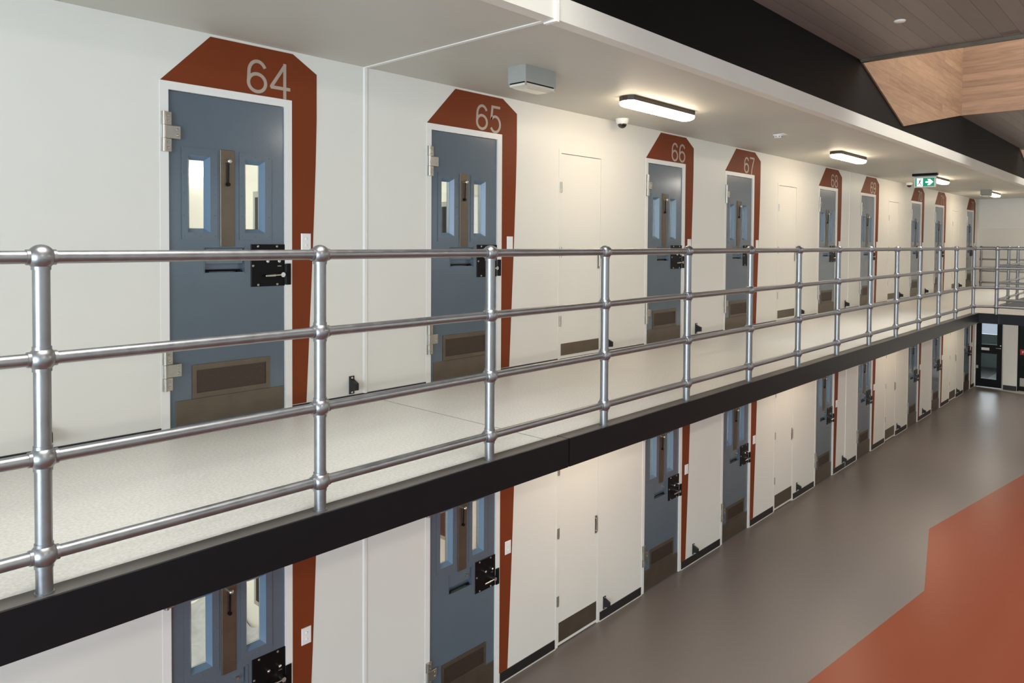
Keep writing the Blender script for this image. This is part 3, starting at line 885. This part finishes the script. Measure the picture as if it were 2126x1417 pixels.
for y0, z in ((-0.112, 1.068), (-0.112, 1.044), (-0.212, 1.068), (-0.212, 1.044), (-0.282, 1.068), (-0.282, 1.044), (-0.282, 1.02)): ff.box(0.022, 0.024, y0 - 0.026, y0, z, z + 0.012)
ff.build('lettering', M['paper'], [c for c in rd.children if c.name.startswith('red_notice')][0])
# small lit lobby behind the glass door
lb = MB()
lb.plate(-3.2, 1.6, ZF, -0.20, [(-0.25, 0.75, ZF + 1.05, ZF + 2.1)], XE + 4.0, XE + 4.1, ax=(1, 0, 2))
lb.box(XE + 0.16, XE + 4.0, 1.6, 1.7, ZF, -0.2).box(XE + 0.16, XE + 4.0, -3.3, -3.2, ZF, -0.2).box(XE + 0.16, XE + 4.1, -3.3, 1.7, -0.30, -0.2)
struct('wall_lobby', lb, M['green_hall'], 'pale green-grey lobby walls seen through the far glass door', 'wall')
area('daylight_lobby', (XE + 4.6, 0.25, ZF + 1.6), (0, math.radians(90), 0), 1.2, 1.2, 26, (0.85, 0.93, 1.0))

# ------------------------------------------------------------------ unseen sides of the hall
nw = MB().plate(YO, 0.0, ZF, 3.12, [(-10.2, -2.2, -2.3, 2.85)], XN - 0.15, XN, ax=(1, 0, 2))
struct('wall_near', nw, M['wall'], 'near end wall with the big window, behind the viewpoint', 'wall')
wn_ = thing('window_1', (XN - 0.08, -6.2, 0), 'big end window of the hall, behind the viewpoint', 'window', kind='structure')
MB().plate(-4.0, 4.0, -2.3, 2.85, [(-3.95 + i * 1.6, -2.4 + i * 1.6 - 0.0, z0_, z1_) for i in range(5) for z0_, z1_ in ((-2.25, -0.2), (0.05, 2.8))], -0.03, 0.03, ax=(1, 0, 2)).build('window_frame', M['black'], wn_)
MB().box(-0.004, 0.004, -4.0, 4.0, -2.3, 2.85).build('window_pane', M['bigglass'], wn_)
ow = MB().plate(XN, XE, ZF, 3.12, [(-4.0, 16.0, 0.3, 2.5)], YO - 0.15, YO)
struct('wall_right', ow, M['wall'], 'wall across the hall with a long high window, behind the viewpoint', 'wall')
wn2 = thing('window_2', (6.0, YO - 0.08, 0), 'long high window across the hall, behind the viewpoint', 'window', kind='structure')
MB().plate(-10.0, 10.0, 0.3, 2.5, [(-9.95 + i * 2.0, -8.05 + i * 2.0, 0.35, 2.45) for i in range(10)], -0.03, 0.03).build('window_frame', M['black'], wn2)
MB().box(-10.0, 10.0, -0.004, 0.004, 0.3, 2.5).build('window_pane', M['bigglass'], wn2)

# ------------------------------------------------------------------ cells behind the doors
def make_cell(z0, zb, zt):
    t = thing('wall_cell', (0, 0, z0), '', 'cell interior', 'cells behind the doors', 'structure')
    sh = MB()
    a, b, y0, y1 = -0.48, 1.30, 0.135, 2.9
    sh.box(a - 0.05, a, y0, y1, zb, zt).box(b, b + 0.05, y0, y1, zb, zt).box(a - 0.05, b + 0.05, y1, y1 + 0.05, zb, zt)
    sh.build('cell_shell', M['frame'], t)
    MB().box(a, b, y0, y1, zt - 0.05, zt - 0.01).build('cell_ceiling', M['frame'], t)
    l = MB().box(-0.42, -0.1, 0.5, 2.3, zt - 0.10, zt - 0.05); l.build('cell_lamp', M['celllamp'], t)
    MB().box(b - 0.03, b, 0.95, 1.41, 0.72, 1.53).build('mirror_frame', M['greybox'], t)
    MB().box(b - 0.034, b - 0.03, 0.99, 1.37, 0.76, 1.48).build('wall_mirror', M['lock'], t)
    MB().box(b - 0.05, b, 2.35, 2.72, 1.73, 1.79).build('wall_light', M['celllamp'], t)
    return t


cf = MB(); cf2 = MB()
for x in DOORX.values():
    cf.box(x - 0.48, x + 1.30, 0.135, 2.9, 0.0005, 0.006); cf2.box(x - 0.48, x + 1.30, 0.135, 2.9, ZF + 0.0005, ZF + 0.006)
struct('floor_cells_upper', cf, M['light_floor'], 'pale floors inside the upper cells', 'floor')
struct('floor_cells_lower', cf2, M['light_floor'], 'pale floors inside the lower cells', 'floor')
CU = make_cell(0.0, 0.0, CEIL); CL = make_cell(ZL, -0.07, 2.36)
for i, (n, x) in enumerate(DOORX.items()):
    for P_, z0, lab in ((CU, 0.0, 'white lit cell interior behind upper door %d' % n), (CL, ZL, 'white lit cell interior behind the lower door below %d' % n)):
        d = P_ if i == 0 else dup(P_, (x, 0, z0), '')
        d.location = (x, 0, z0); d['label'] = lab

# bunk with rumpled bedding inside the nearest lower cell
bx_ = DOORX[64]
bk_ = thing('bunk_bed', (bx_ + 0.50, 0.95, ZL - 0.07), 'bunk with rumpled grey bedding, seen through the nearest lower door window', 'bed')
MB().box(0, 0.78, 0, 1.9, 0, 0.42).build('bed_base', M['frame'], bk_)
MB().cbox(0.02, 0.77, 0.02, 1.88, 0.42, 0.54, 0.03).build('mattress', M['paper'], bk_)
nx, ny = 22, 40; v = []; f = []
for j in range(ny + 1):
    for i in range(nx + 1):
        x = 0.01 + 0.77 * i / nx; y = 0.05 + 1.2 * j / ny
        z = 0.60 + 0.022 * math.sin(9 * x + 5 * math.sin(4 * y)) + 0.018 * math.sin(17 * y + 3 * x) + 0.012 * math.sin(31 * x - 11 * y)
        v.append((x, y, z))
for j in range(ny):
    for i in range(nx):
        q = j * (nx + 1) + i; f.append((q, q + 1, q + nx + 2, q + nx + 1))
n0 = len(v); v2 = v + [(p[0], p[1], p[2] - 0.012) for p in v]
f2 = f + [tuple(n0 + k_ for k_ in reversed(t_)) for t_ in f]
MB().add(v2, f2, True).build('blanket', M['linen'], bk_)
